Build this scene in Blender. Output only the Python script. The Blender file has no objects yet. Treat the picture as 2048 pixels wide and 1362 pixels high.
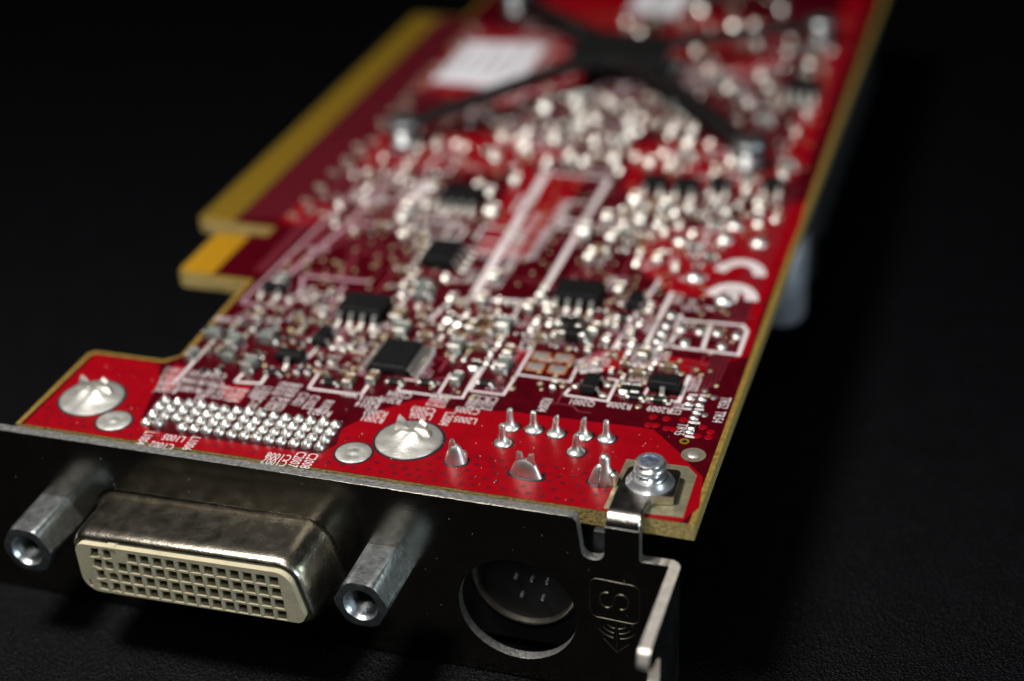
import bpy, bmesh, math, random
from mathutils import Vector, Matrix
from mathutils.geometry import tessellate_polygon

# ------------------------------------------------------------------ camera, world, light
# Everything is measured in millimetres on the card (x along the bracket, y along the card, z up from the
# printed face of the board, which lies TZ above the table) and stored in metres.
S = 0.001
TZ = 18.5
sc = bpy.context.scene
sc.unit_settings.system = 'METRIC'
AX = [[0.953078, 0.299916, -0.041132], [-0.116362, 0.488385, 0.864835], [0.279466, -0.819469, 0.500369]]
LOC = [22.291, -110.255, 83.076]
cd = bpy.data.cameras.new('camera')
cam = bpy.data.objects.new('camera', cd)
sc.collection.objects.link(cam)
m = Matrix.Identity(4)
for j in range(3):
    for i in range(3):
        m[i][j] = AX[j][i]
m.translation = Vector((LOC[0] * S, LOC[1] * S, (LOC[2] + TZ) * S))
cam.matrix_world = m
cd.sensor_width = 36.0
cd.lens = 58.163
cd.clip_start = 0.01
cd.clip_end = 10.0
cd.dof.use_dof = True
cd.dof.focus_distance = 0.1462
cd.dof.aperture_fstop = 12.6
sc.camera = cam

w = bpy.data.worlds.new('World')
sc.world = w
w.use_nodes = True
w.node_tree.nodes['Background'].inputs[0].default_value = (0.75, 0.82, 1.0, 1)
w.node_tree.nodes['Background'].inputs[1].default_value = 0.001


def area(name, loc, target, size, power, color):
    ld = bpy.data.lights.new(name, 'AREA')
    ld.shape = 'DISK'
    ld.size = size * S
    ld.energy = power
    ld.color = color
    o = bpy.data.objects.new(name, ld)
    sc.collection.objects.link(o)
    p = Vector((loc[0], loc[1], loc[2] + TZ)) * S
    t = Vector((target[0], target[1], target[2] + TZ)) * S
    o.location = p
    o.rotation_euler = (t - p).to_track_quat('-Z', 'Y').to_euler()
    return o


area('desk_lamp', (-88, -34, 205), (-32, 15, 0), 58, 0.84, (1.0, 0.955, 0.90))
area('ceiling_light', (-20, -165, 240), (-30, 0, -5), 60, 0.12, (1.0, 0.97, 0.93))
area('right_fill_light', (270, -120, 90), (0, 20, -10), 90, 0.55, (0.74, 0.91, 1.0))  # bluish fill added at the right to brighten flange, board edge and table

sc.view_settings.view_transform = 'Standard'
sc.view_settings.look = 'None'
sc.view_settings.exposure = -0.12
sc.view_settings.gamma = 1.0
sc.view_settings.use_curve_mapping = False
sc.cycles.use_denoising = True
sc.cycles.max_bounces = 8
sc.cycles.sample_clamp_indirect = 6.0

rnd = random.Random(7)


# ------------------------------------------------------------------ materials
def mat(name, col, rough=0.5, metal=0.0, noise=0.0, nscale=900.0, bump=0.0, bscale=1500.0, coat=0.0, spec=0.5,
        rvar=0.0, dark=None, dscale=500.0, dpos=0.55, sss=0.0, trans=0.0):
    mt = bpy.data.materials.new(name)
    mt.use_nodes = True
    nt = mt.node_tree
    b = nt.nodes['Principled BSDF']
    b.inputs['Base Color'].default_value = (*col, 1)
    b.inputs['Roughness'].default_value = rough
    b.inputs['Metallic'].default_value = metal
    b.inputs['Specular IOR Level'].default_value = spec
    b.inputs['Coat Weight'].default_value = coat
    b.inputs['Coat Roughness'].default_value = 0.12
    if trans:
        b.inputs['Transmission Weight'].default_value = trans
    if sss:
        b.inputs['Subsurface Weight'].default_value = sss
        b.inputs['Subsurface Radius'].default_value = (1.0, 0.6, 0.2)
        b.inputs['Subsurface Scale'].default_value = 0.001
    tc = nt.nodes.new('ShaderNodeTexCoord')

    def ntex(scale, detail=4.0, rgh=0.6):
        n = nt.nodes.new('ShaderNodeTexNoise')
        n.inputs['Scale'].default_value = scale
        n.inputs['Detail'].default_value = detail
        n.inputs['Roughness'].default_value = rgh
        nt.links.new(tc.outputs['Object'], n.inputs['Vector'])
        return n
    colsock = None
    if noise:
        n = ntex(nscale)
        r = nt.nodes.new('ShaderNodeValToRGB')
        r.color_ramp.elements[0].position = 0.3
        r.color_ramp.elements[1].position = 0.72
        r.color_ramp.elements[0].color = (*[max(0, c * (1 - noise)) for c in col], 1)
        r.color_ramp.elements[1].color = (*[min(1, c * (1 + noise * 0.6)) for c in col], 1)
        nt.links.new(n.outputs['Fac'], r.inputs['Fac'])
        colsock = r.outputs['Color']
    if dark is not None:
        n = ntex(dscale, 6.0, 0.7)
        r = nt.nodes.new('ShaderNodeValToRGB')
        r.color_ramp.elements[0].position = dpos
        r.color_ramp.elements[1].position = min(1.0, dpos + 0.14)
        r.color_ramp.elements[0].color = (0, 0, 0, 1)
        r.color_ramp.elements[1].color = (1, 1, 1, 1)
        nt.links.new(n.outputs['Fac'], r.inputs['Fac'])
        mx = nt.nodes.new('ShaderNodeMix')
        mx.data_type = 'RGBA'
        nt.links.new(r.outputs['Color'], mx.inputs['Factor'])
        if colsock:
            nt.links.new(colsock, mx.inputs[6])
        else:
            mx.inputs[6].default_value = (*col, 1)
        mx.inputs[7].default_value = (*dark, 1)
        colsock = mx.outputs[2]
    if colsock:
        nt.links.new(colsock, b.inputs['Base Color'])
    if rvar:
        n = ntex(nscale * 0.7)
        mr = nt.nodes.new('ShaderNodeMapRange')
        mr.inputs['To Min'].default_value = max(0.03, rough - rvar)
        mr.inputs['To Max'].default_value = min(1, rough + rvar)
        nt.links.new(n.outputs['Fac'], mr.inputs['Value'])
        nt.links.new(mr.outputs['Result'], b.inputs['Roughness'])
    if bump:
        n = ntex(bscale, 3.0)
        bp = nt.nodes.new('ShaderNodeBump')
        bp.inputs['Strength'].default_value = bump
        bp.inputs['Distance'].default_value = 0.0002
        nt.links.new(n.outputs['Fac'], bp.inputs['Height'])
        nt.links.new(bp.outputs['Normal'], b.inputs['Normal'])
    return mt


M = {}
M['mask'] = mat('dark red solder mask', (0.050, 0.0006, 0.0035), 0.32, noise=0.35, nscale=700, bump=0.08, bscale=2500, spec=0.14)
M['pour'] = mat('red solder mask over copper', (0.215, 0.0003, 0.0038), 0.36, noise=0.18, nscale=500, bump=0.12, bscale=2200, spec=0.22)
M['via'] = mat('red solder mask over via', (0.10, 0.0006, 0.008), 0.4, noise=0.3, nscale=900, spec=0.35)
M['trace'] = mat('red solder mask over tracks', (0.17, 0.024, 0.036), 0.3, noise=0.2, nscale=900, spec=0.5)
M['lam'] = mat('glass fibre laminate', (0.22, 0.135, 0.018), 0.55, noise=0.45, nscale=1800, bump=0.5, bscale=3000, sss=0.35)
M['edge'] = mat('cut laminate edge', (0.42, 0.31, 0.105), 0.7, noise=0.5, nscale=2600, bump=0.9, bscale=3200)
M['silk'] = mat('white legend ink', (0.62, 0.55, 0.56), 0.6, noise=0.18, nscale=3000)
M['solder'] = mat('tin solder', (0.86, 0.85, 0.81), 0.42, 1.0, noise=0.12, nscale=1500, bump=0.12, bscale=1800, rvar=0.08)
M['solderflat'] = mat('dull tin solder', (0.72, 0.71, 0.67), 0.47, 0.9, noise=0.20, nscale=900, bump=0.25, bscale=1400, rvar=0.1)
M['fillet'] = mat('small solder fillet', (0.70, 0.69, 0.64), 0.34, 1.0, noise=0.3, nscale=700, bump=0.2, bscale=1800, rvar=0.12)
M['lead'] = mat('tinned lead', (0.84, 0.83, 0.78), 0.38, 0.9, noise=0.15, nscale=2200, rvar=0.08)
M['tin'] = mat('bare tinned copper', (0.62, 0.56, 0.36), 0.42, 0.9, noise=0.35, nscale=700, bump=0.15, dark=(0.02, 0.016, 0.012), dscale=1100, dpos=0.60)
M['gold'] = mat('gold contact', (0.50, 0.29, 0.010), 0.45, 0.75, noise=0.15, nscale=900)
M['gap'] = mat('bare laminate between contacts', (0.085, 0.06, 0.006), 0.6, noise=0.3, nscale=1500)
M['lilac'] = mat('thin faded legend ink', (0.36, 0.21, 0.25), 0.55, noise=0.3, nscale=2500)
M['goldtab'] = mat('bright gold contact', (0.74, 0.37, 0.008), 0.45, 0.65, noise=0.15, nscale=900)
M['chip'] = mat('black moulded epoxy', (0.006, 0.006, 0.0065), 0.5, spec=0.22, noise=0.4, nscale=1600, bump=0.2, bscale=5000)
M['cap'] = mat('tan ceramic', (0.20, 0.135, 0.075), 0.4, noise=0.3, nscale=1500)
M['grey'] = mat('grey ceramic', (0.16, 0.18, 0.165), 0.4, noise=0.3, nscale=1500)
M['res'] = mat('black resistor glaze', (0.012, 0.013, 0.013), 0.28, noise=0.3, nscale=1500)
M['amber'] = mat('amber pad flux', (0.45, 0.13, 0.015), 0.35, noise=0.4, nscale=1500)
M['brk'] = mat('nickel plated steel', (0.25, 0.235, 0.20), 0.13, 1.0, noise=0.22, nscale=800, bump=0.06, bscale=5200, rvar=0.04)
M['brkedge'] = mat('sheared steel edge', (0.40, 0.40, 0.39), 0.45, 0.9, noise=0.5, nscale=2400, bump=0.5, bscale=2600)
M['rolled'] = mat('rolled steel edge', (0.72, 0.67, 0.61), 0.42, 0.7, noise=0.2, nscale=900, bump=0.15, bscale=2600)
M['shell'] = mat('tarnished steel shell', (0.50, 0.46, 0.38), 0.26, 1.0, noise=0.35, nscale=800, bump=0.15, bscale=4200, rvar=0.1,
                 dark=(0.12, 0.085, 0.04), dscale=420, dpos=0.60)
M['beige'] = mat('beige connector plastic', (0.48, 0.43, 0.29), 0.55, noise=0.16, nscale=700, bump=0.1, bscale=2500, dark=(0.40, 0.34, 0.19), dscale=350, dpos=0.62)
M['tabsteel'] = mat('worn plated tab', (0.46, 0.44, 0.40), 0.24, 1.0, noise=0.3, nscale=900, bump=0.12, bscale=3800, rvar=0.08)
M['stamp'] = mat('stamped bead', (0.22, 0.205, 0.15), 0.38, 1.0, noise=0.5, nscale=1500)
M['dullring'] = mat('dull masked ring', (0.13, 0.105, 0.075), 0.5, noise=0.3, nscale=1500)
M['ringsteel'] = mat('socket shell steel', (0.60, 0.55, 0.47), 0.36, 0.95, noise=0.35, nscale=900, bump=0.2, bscale=2600)
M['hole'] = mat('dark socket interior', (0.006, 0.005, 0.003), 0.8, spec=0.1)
M['hex'] = mat('zinc jack screw', (0.46, 0.49, 0.50), 0.38, 1.0, noise=0.35, nscale=1400, bump=0.2, bscale=3500, rvar=0.08)
M['screw'] = mat('bright zinc screw', (0.86, 0.88, 0.94), 0.26, 0.9, noise=0.2, nscale=1600, rvar=0.06)
M['screwtop'] = mat('blue zinc screw end', (0.34, 0.40, 0.55), 0.45, 1.0, noise=0.5, nscale=1800, bump=0.4, bscale=2600)
M['black'] = mat('black painted steel', (0.008, 0.008, 0.008), 0.42, noise=0.3, nscale=900)
M['paper'] = mat('white paper label', (0.66, 0.65, 0.70), 0.7, noise=0.05, nscale=600)
M['ink'] = mat('grey label print', (0.42, 0.42, 0.46), 0.7, noise=0.2, nscale=1800)
M['alu'] = mat('brushed aluminium', (0.48, 0.49, 0.54), 0.42, 0.7, noise=0.35, nscale=700)
M['sleeve'] = mat('black shroud plastic', (0.02, 0.02, 0.022), 0.5, noise=0.3, nscale=700)
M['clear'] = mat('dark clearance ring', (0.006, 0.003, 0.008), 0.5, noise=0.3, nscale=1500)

# table: dark grained plastic
tm = mat('grained black table top', (0.0013, 0.0013, 0.0021), 0.5, noise=0.4, nscale=260, spec=0.10)
nt = tm.node_tree
tc = nt.nodes.new('ShaderNodeTexCoord')
vo = nt.nodes.new('ShaderNodeTexVoronoi')
vo.inputs['Scale'].default_value = 3800.0
ns = nt.nodes.new('ShaderNodeTexNoise')
ns.inputs['Scale'].default_value = 3300.0
ns.inputs['Detail'].default_value = 4.0
ad = nt.nodes.new('ShaderNodeMath')
ad.operation = 'ADD'
bp = nt.nodes.new('ShaderNodeBump')
bp.inputs['Strength'].default_value = 0.75
bp.inputs['Distance'].default_value = 0.0002
nt.links.new(tc.outputs['Object'], vo.inputs['Vector'])
nt.links.new(tc.outputs['Object'], ns.inputs['Vector'])
nt.links.new(vo.outputs['Distance'], ad.inputs[0])
nt.links.new(ns.outputs['Fac'], ad.inputs[1])
nt.links.new(ad.outputs[0], bp.inputs['Height'])
nt.links.new(bp.outputs['Normal'], nt.nodes['Principled BSDF'].inputs['Normal'])


# ------------------------------------------------------------------ mesh helpers (all in mm)
class MB:
    def __init__(self):
        self.v = []
        self.f = []
        self.mi = []

    def add(self, vs, fs, mi=0):
        o = len(self.v)
        self.v += [tuple(p) for p in vs]
        self.f += [tuple(i + o for i in f) for f in fs]
        self.mi += [mi] * len(fs)

    def box(self, x0, x1, y0, y1, z0, z1, mi=0, ch=0.0):
        if ch <= 0:
            vs = [(x, y, z) for z in (z0, z1) for y in (y0, y1) for x in (x0, x1)]
            self.add(vs, [(0, 2, 3, 1), (4, 5, 7, 6), (0, 1, 5, 4), (2, 6, 7, 3), (0, 4, 6, 2), (1, 3, 7, 5)], mi)
            return
        c = ch
        prof = [[(x0 + a, y0 + a), (x1 - a, y0 + a), (x1 - a, y1 - a), (x0 + a, y1 - a)] for a in (0, 0, c)]
        vs = [(x, y, z0) for x, y in prof[0]] + [(x, y, z1 - c) for x, y in prof[1]] + [(x, y, z1) for x, y in prof[2]]
        fs = [(3, 2, 1, 0), (8, 9, 10, 11)]
        for k in (0, 4):
            for i in range(4):
                j = (i + 1) % 4
                fs.append((k + i, k + j, k + 4 + j, k + 4 + i))
        self.add(vs, fs, mi)

    def lathe(self, prof, cx=0, cy=0, n=20, mi=0, cap=True, sx=1.0, sy=1.0, axis='z', cz=0.0):
        """prof: list of (radius, height)"""
        vs = []
        for r, h in prof:
            for k in range(n):
                a = 2 * math.pi * k / n
                p, q = r * math.cos(a) * sx, r * math.sin(a) * sy
                vs.append((cx + p, cy + q, cz + h) if axis == 'z' else (cx + p, cy + h, cz + q))
        fs = []
        for i in range(len(prof) - 1):
            for k in range(n):
                j = (k + 1) % n
                f = (i * n + k, i * n + j, (i + 1) * n + j, (i + 1) * n + k)
                fs.append(f if axis == 'z' else f[::-1])
        if cap:
            t = (len(prof) - 1) * n
            f = tuple(range(t, t + n))
            fs.append(f if axis == 'z' else f[::-1])
        self.add(vs, fs, mi)

    def plate(self, outer, z0, z1, holes=(), mi=0, axis='z', mwall=None):
        """polygon (with holes) extruded along z, y or x"""
        def P(a, b, h):
            return (a, b, h) if axis == 'z' else ((a, h, b) if axis == 'y' else (h, a, b))
        loops = [list(outer)] + [list(h) for h in holes]
        flat = [p for l in loops for p in l]
        tri = tessellate_polygon([[Vector((a, b, 0)) for a, b in l] for l in loops])
        n = len(flat)
        vs = [P(a, b, z0) for a, b in flat] + [P(a, b, z1) for a, b in flat]
        self.add(vs, [tuple(t) for t in tri] + [tuple(i + n for i in t[::-1]) for t in tri], mi)
        o = 0
        for l in loops:
            k = len(l)
            vs = [P(a, b, z0) for a, b in l] + [P(a, b, z1) for a, b in l]
            self.add(vs, [(i, (i + 1) % k, k + (i + 1) % k, k + i) for i in range(k)], mi if mwall is None else mwall)

    def sheet(self, outer, z, mi=0):
        tri = tessellate_polygon([[Vector((a, b, 0)) for a, b in outer]])
        fs = []
        for t in tri:
            a, b, c = (outer[i] for i in t)
            s = (b[0] - a[0]) * (c[1] - a[1]) - (b[1] - a[1]) * (c[0] - a[0])
            fs.append(tuple(t) if s > 0 else tuple(t[::-1]))
        self.add([(a, b, z) for a, b in outer], fs, mi)

    def line(self, pts, wd, z, mi=0, h=0.03, closed=False):
        """flat printed/etched line of width wd following pts (top at z)"""
        n = len(pts)
        L, R = [], []
        for i in range(n):
            p = Vector(pts[i])
            a = Vector(pts[i - 1]) if (i > 0 or closed) else None
            b = Vector(pts[(i + 1) % n]) if (i < n - 1 or closed) else None
            d1 = (p - a).normalized() if a is not None else None
            d2 = (b - p).normalized() if b is not None else None
            if d1 is None: d1 = d2
            if d2 is None: d2 = d1
            nn = Vector((-(d1.y + d2.y), d1.x + d2.x))
            if nn.length < 1e-6: nn = Vector((-d1.y, d1.x))
            nn.normalize()
            k = max(0.4, nn.dot(Vector((-d1.y, d1.x))))
            L.append(p + nn * (wd / 2 / k))
            R.append(p - nn * (wd / 2 / k))
        vs = [(q.x, q.y, z) for q in L] + [(q.x, q.y, z) for q in R]
        fs = []
        for i in range(n if closed else n - 1):
            j = (i + 1) % n
            fs.append((i, n + i, n + j, j))
        self.add(vs, fs, mi)

    def tube(self, pts, r, n=8, mi=0, cap=True):
        pts = [Vector(p) for p in pts]
        vs, fs = [], []
        up = Vector((0.13, 0.27, 1)).normalized()
        for i, p in enumerate(pts):
            d = (pts[min(i + 1, len(pts) - 1)] - pts[max(i - 1, 0)]).normalized()
            a = d.cross(up).normalized()
            b = a.cross(d)
            rr = r[i] if isinstance(r, (list, tuple)) else r
            for k in range(n):
                t = 2 * math.pi * k / n
                vs.append(p + (a * math.cos(t) + b * math.sin(t)) * rr)
        for i in range(len(pts) - 1):
            for k in range(n):
                j = (k + 1) % n
                fs.append((i * n + k, i * n + j, (i + 1) * n + j, (i + 1) * n + k))
        if cap:
            fs.append(tuple(range(n))[::-1])
            fs.append(tuple(range((len(pts) - 1) * n, len(pts) * n)))
        self.add(vs, fs, mi)

    def mesh(self, name, mats, smooth=False, fix=True):
        me = bpy.data.meshes.new(name)
        me.from_pydata([(x * S, y * S, z * S) for x, y, z in self.v], [], self.f)
        for mt in (mats if isinstance(mats, (list, tuple)) else [mats]):
            me.materials.append(M[mt] if isinstance(mt, str) else mt)
        me.polygons.foreach_set('material_index', self.mi)
        if fix:
            bm = bmesh.new()
            bm.from_mesh(me)
            bmesh.ops.remove_doubles(bm, verts=bm.verts, dist=1e-7)
            bmesh.ops.recalc_face_normals(bm, faces=bm.faces)
            bm.to_mesh(me)
            bm.free()
        if smooth:
            me.polygons.foreach_set('use_smooth', [True] * len(me.polygons))
            try:
                me.set_sharp_from_angle(angle=math.radians(38))
            except Exception:
                pass
        me.update()
        return me


def link(name, me, parent, loc=(0, 0, 0), rz=0.0, ry=0.0, kind=None, label=None):
    o = bpy.data.objects.new(name, me)
    sc.collection.objects.link(o)
    o.parent = parent
    o.location = (loc[0] * S, loc[1] * S, loc[2] * S)
    o.rotation_euler = (0, ry, rz)
    if kind: o['kind'] = kind
    if label: o['label'] = label
    return o


def bevel(o, wd, seg=2, ang=40):
    b = o.modifiers.new('bevel', 'BEVEL')
    b.width = wd * S
    b.segments = seg
    b.limit_method = 'ANGLE'
    b.angle_limit = math.radians(ang)
    b.harden_normals = False


def rpoly(cs, n=6):
    """closed polygon from corners (x, y, radius)"""
    out = []
    k = len(cs)
    for i in range(k):
        p = Vector(cs[i][:2])
        a = (Vector(cs[i - 1][:2]) - p).normalized()
        b = (Vector(cs[(i + 1) % k][:2]) - p).normalized()
        r = cs[i][2] if len(cs[i]) > 2 else 0
        if r <= 0:
            out.append((p.x, p.y))
            continue
        half = math.acos(max(-1, min(1, a.dot(b)))) / 2
        d = r / math.tan(half)
        c = p + (a + b).normalized() * (r / math.sin(half))
        s, e = p + a * d - c, p + b * d - c
        a0, a1 = math.atan2(s.y, s.x), math.atan2(e.y, e.x)
        da = (a1 - a0 + math.pi) % (2 * math.pi) - math.pi
        for q in range(n + 1):
            t = a0 + da * q / n
            out.append((c.x + r * math.cos(t), c.y + r * math.sin(t)))
    return out


def offset(poly, d):
    n = len(poly)
    ar = sum(poly[i][0] * poly[(i + 1) % n][1] - poly[(i + 1) % n][0] * poly[i][1] for i in range(n))
    s = 1 if ar > 0 else -1
    out = []
    for i in range(n):
        p = Vector(poly[i])
        d1 = (p - Vector(poly[i - 1]))
        d2 = (Vector(poly[(i + 1) % n]) - p)
        n1 = Vector((d1.y, -d1.x)).normalized() * s
        n2 = Vector((d2.y, -d2.x)).normalized() * s
        nn = (n1 + n2).normalized()
        k = max(0.35, nn.dot(n1))
        q = p + nn * (d / k)
        out.append((q.x, q.y))
    return out


def circle(cx, cy, r, n=32):
    return [(cx + r * math.cos(2 * math.pi * k / n), cy + r * math.sin(2 * math.pi * k / n)) for k in range(n)]


# ------------------------------------------------------------------ the table
mb = MB()
mb.add([(-900, -500, 0), (900, -500, 0), (900, 1300, 0), (-900, 1300, 0)], [(0, 1, 2, 3)])
t = link('table', mb.mesh('table', [tm]), None)
t['kind'] = 'structure'
t['label'] = 'grained black table top under the graphics card'

# ------------------------------------------------------------------ the card
card = bpy.data.objects.new('graphics_card', None)
sc.collection.objects.link(card)
card.empty_display_size = 0.02
card['label'] = 'red graphics card lying solder side up on the black table'
card['category'] = 'graphics card'
B = TZ   # height of the board's upper face above the table


def part(name, me, loc=(0, 0, 0), rz=0.0, ry=0.0, parent=None, kind=None, label=None):
    """a part of the card; loc is in board coordinates"""
    if parent is None:
        return link(name, me, card, (loc[0], loc[1], loc[2] + B), rz, ry, kind, label)
    return link(name, me, parent, loc, rz, ry, kind, label)


# --- board outline (x, y)
YF = 150.0
OUT = [(-63.3, 0), (0, 0), (0, YF), (-60.4, YF), (-60.4, 117.5), (-68.1, 117.5), (-68.6, 117.0), (-68.6, 44.9), (-67.6, 44.0),
       (-58.9, 44.0), (-58.9, 42.3), (-64.0, 42.3), (-64.5, 41.9), (-64.7, 41.2), (-64.7, 32.6), (-64.45, 31.8), (-63.9, 31.4), (-63.3, 31.3),
       (-56.0, 31.3), (-55.7, 15.2), (-57.0, 14.0), (-64.6, 14.0), (-65.2, 13.4), (-65.2, 0)]
OUT = OUT[1:]
OUT = [(p[0], p[1]) for p in OUT]
TH = 1.6
mb = MB()
mb.plate(OUT, -TH, 0, mi=0, mwall=1)
board = part('circuit_board', mb.mesh('circuit_board', ['lam', 'edge']), label='red printed circuit board with tan laminate edges')

# solder mask (dark where no copper lies under it), held back from the routed edge
MASK = [(-0.5, 0.03), (-0.5, YF - 1), (-59.9, YF - 1), (-59.9, 117.0), (-64.0, 117.0), (-64.0, 44.4), (-58.5, 44.4), (-58.5, 41.9),
        (-60.6, 41.9), (-60.6, 31.9), (-55.4, 31.9), (-55.15, 15.4), (-56.7, 13.5), (-64.3, 13.5), (-64.7, 13.0), (-64.7, 0.03)]
mb = MB()
mb.plate(MASK, 0.0, 0.03)
part('solder_mask', mb.mesh('solder_mask', ['mask']), (0, 0, 0.002), parent=board)

# copper areas that show bright red through the mask
POUR = [
    [(-64.3, 0.04), (-64.3, 13.2), (-57.0, 13.2), (-55.34,9.95), (-54.64,6.82), (-53.87,3.81), (-51.95,1.81), (-34.88,2.12), (-34.02,3.93), (-34.56,6.54), (-32.22,10.47), (-29.93,12.67),
     (-27.29,13.77), (-26.23,12.03), (-20.11,13.08), (-6.69,13.33), (-3.53,10.17), (-2.17,8.49), (-0.73,6.95), (-0.15,2.52), (-1.0, 0.35), (-1.3, 0.04)],
    [(-16.40,53.11), (-11.00,54.59), (-0.62,64.39), (-0.32,58.03), (-0.89,38.81), (-0.63,28.10), (-2.57,26.66), (-1.87,27.61), (-2.18,39.61), (-10.52,38.44), (-16.57,44.93)],
    [(-8.18,26.49), (-4.07,26.30), (-4.29,24.51), (-5.94,23.53), (-8.01,23.99), (-10.38,24.58)],
    [(-15.24,25.79), (-12.07,26.75), (-12.04,23.21), (-13.69,22.04), (-16.25,22.98)],
    [(-24.36,24.62), (-21.90,24.40), (-21.98,21.99), (-24.23,22.24)],
    [(-55.34,11.21), (-55.36,13.56), (-54.06,13.18), (-53.35,9.48), (-53.84,7.95)],
    [(-49.23,10.96), (-46.03,11.54), (-45.79,8.24), (-47.43,8.58)],
    [(-58.8, 45.5), (-54.5, 45.5), (-54.0, 51), (-58.4, 52)],
    [(-34, 43), (-28, 43), (-27, 66), (-36, 66)],
    [(-56, 62), (-38, 64), (-30, 72), (-40, 76), (-57, 72)],
    [(-22, 62), (-4, 66), (-2, 74), (-14, 80), (-24, 76)],
    [(-58, 88), (-42, 84), (-36, 96), (-40, 112), (-58, 114)],
    [(-28, 104), (-12, 100), (-8, 122), (-30, 128)],
    [(-5.5, 74), (-2.0, 74), (-2.0, 140), (-6, 140)],
    [(-50, 118), (-34, 116), (-34, 140), (-52, 140)],
]
for k, p in enumerate(POUR):
    mb = MB()
    mb.plate(p, 0.0, 0.012)
    part('copper_area', mb.mesh('copper_area', ['pour']), (0, 0, 0.034 + 0.0013 * k), parent=board)

# edge contacts, each its own strip
mb = MB()
mb.plate(rpoly([(-68.3, -0.29, 0.25), (-64.3, -0.29, 0.28), (-64.3, 0.29, 0.28), (-68.3, 0.29, 0.25)], 3), 0, 0.04)
gm = mb.mesh('gold_contact', ['gold'])
mb = MB()
mb.plate(rpoly([(-64.5, -0.40, 0.25), (-60.4, -0.40, 0.3), (-60.4, 0.40, 0.3), (-64.5, 0.40, 0.25)], 3), 0, 0.04)
gs = mb.mesh('gold_contact', ['goldtab'])
mb = MB()
mb.plate([(-68.55, 45.1), (-64.05, 45.1), (-64.05, 117.0), (-68.55, 117.0)], 0, 0.001)
part('contact_gap', mb.mesh('contact_gap', ['gap']), parent=board)
for k in range(71):
    part('gold_contact', gm, (0, 45.6 + k, 0.003), parent=board)
for k in range(9):
    part('gold_contact', gs, (0, 32.7 + k, 0.003), parent=board)

# tracks: the bundles that run from the edge contacts to the chips
mb = MB()
for k in range(34):
    x = -56.2 + 0.36 * k + rnd.uniform(-.05, .05)
    y0 = 33.5 + max(0, (k - 10)) * 0.9 + rnd.uniform(0, 1.5)
    y1 = 62 + rnd.uniform(-6, 16)
    if k % 9 in (4, 5): continue
    mb.line([(x, y0), (x + 0.1, y0 + 9), (x + rnd.choice((0, .35)), y0 + 14), (x + .2, y1)], 0.17, 0)
for k in range(62):
    y = 46.5 + 1.12 * k
    x1 = -55.5 + rnd.uniform(-2, 5)
    mb.line([(-63.7, y), (-61.5, y), (-59.5, y + 0.6), (x1, y + 0.6), (x1 + 0.9, y + 2.2)], 0.26, 0)
for k in range(22):
    y = 96 + 1.6 * k
    mb.line([(-14, y), (-6, y + 1), (-2, y + 1)], 0.2, 0)
for k in range(5):
    x = -3.6 + 0.42 * k
    mb.line([(x - 3, 16 + k), (x - .6, 19 + k), (x - .2, 40), (x - .2, 64 + k)], 0.1, 0)
for k in range(420):         # short tracks between the parts
    x, y = rnd.uniform(-54, -2), rnd.uniform(15, 118)
    if x < -50 and y < 34: continue
    l = rnd.uniform(1.5, 7)
    if x + l > -4.5: l = 1.2
    x = min(x, -4.8)
    q = rnd.choice((-1, 1)) * rnd.uniform(.3, 1.2)
    if rnd.random() < .55:
        mb.line([(x, y), (x, y + l), (x + q, y + l + abs(q)), (x + q, y + l + 2.2)], rnd.choice((.15, .18, .3)), 0)
    else:
        mb.line([(x, y), (x + l, y), (x + l + abs(q), y + q), (x + l + abs(q) + 1.2, y + q)], rnd.choice((.15, .18, .3)), 0)
part('tracks', mb.mesh('tracks', ['trace'], fix=False), (0, 0, 0.064), parent=board, kind='stuff')

# faint relief of tracks buried under the red copper area
mb = MB()
for k in range(9):
    x = -24 + 1.7 * k
    mb.line([(x, 1.2 + .2 * k), (x + .3, 3.0), (x + 1.4, 4.4 + .3 * k), (x + 1.5, 8.0 - .2 * k)], .22, 0)
for k in range(5):
    mb.line([(-63, 1.4 + .5 * k), (-57 + k, 1.4 + .5 * k), (-55.6 + k, .8 + .5 * k)], .2, 0)
part('buried_tracks', mb.mesh('buried_tracks', ['pour'], fix=False), (0, 0, 0.058), parent=board, kind='stuff')

# tented vias: small domes in the mask of the earthed areas
VP = [(x, y) for x, y in [(-7.15,15.29), (-5.87,15.26), (-4.32,15.46), (-7.24,13.88), (-6.60,13.95), (-5.51,13.70), (-4.86,13.69), (-2.34,14.69), (-1.52,14.09), (-2.53,13.16), (-1.52,13.16)]]
mb = MB()
for x, y in VP:
    mb.lathe([(0.42, 0.0), (0.36, 0.03), (0.2, 0.05), (0.06, 0.03)], x, y, 10)
for k in range(5):
    for j in range(46):
        x = -63.5 + 1.25 * j + (0.6 if k % 2 else 0)
        y = 0.95 + 1.05 * k
        if x > -8: continue
        if math.hypot(x + 27.9, y - 6.2) < 3.7 or math.hypot(x + 60.4, y - 5.7) < 3.7 or math.hypot(x + 32, y - 3.1) < 2.1: continue
        if -54 < x < -34 and y > 1.5: continue
        if rnd.random() < 0.12: continue
        mb.lathe([(0.24, 0.0), (0.20, 0.006), (0.12, 0.006), (0.08, -0.008)], x + rnd.uniform(-.15, .15), y + rnd.uniform(-.15, .15), 8, mi=1)
part('vias', mb.mesh('vias', ['pour', 'via'], smooth=True), (0, 0, 0.062), parent=board, kind='stuff')

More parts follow.
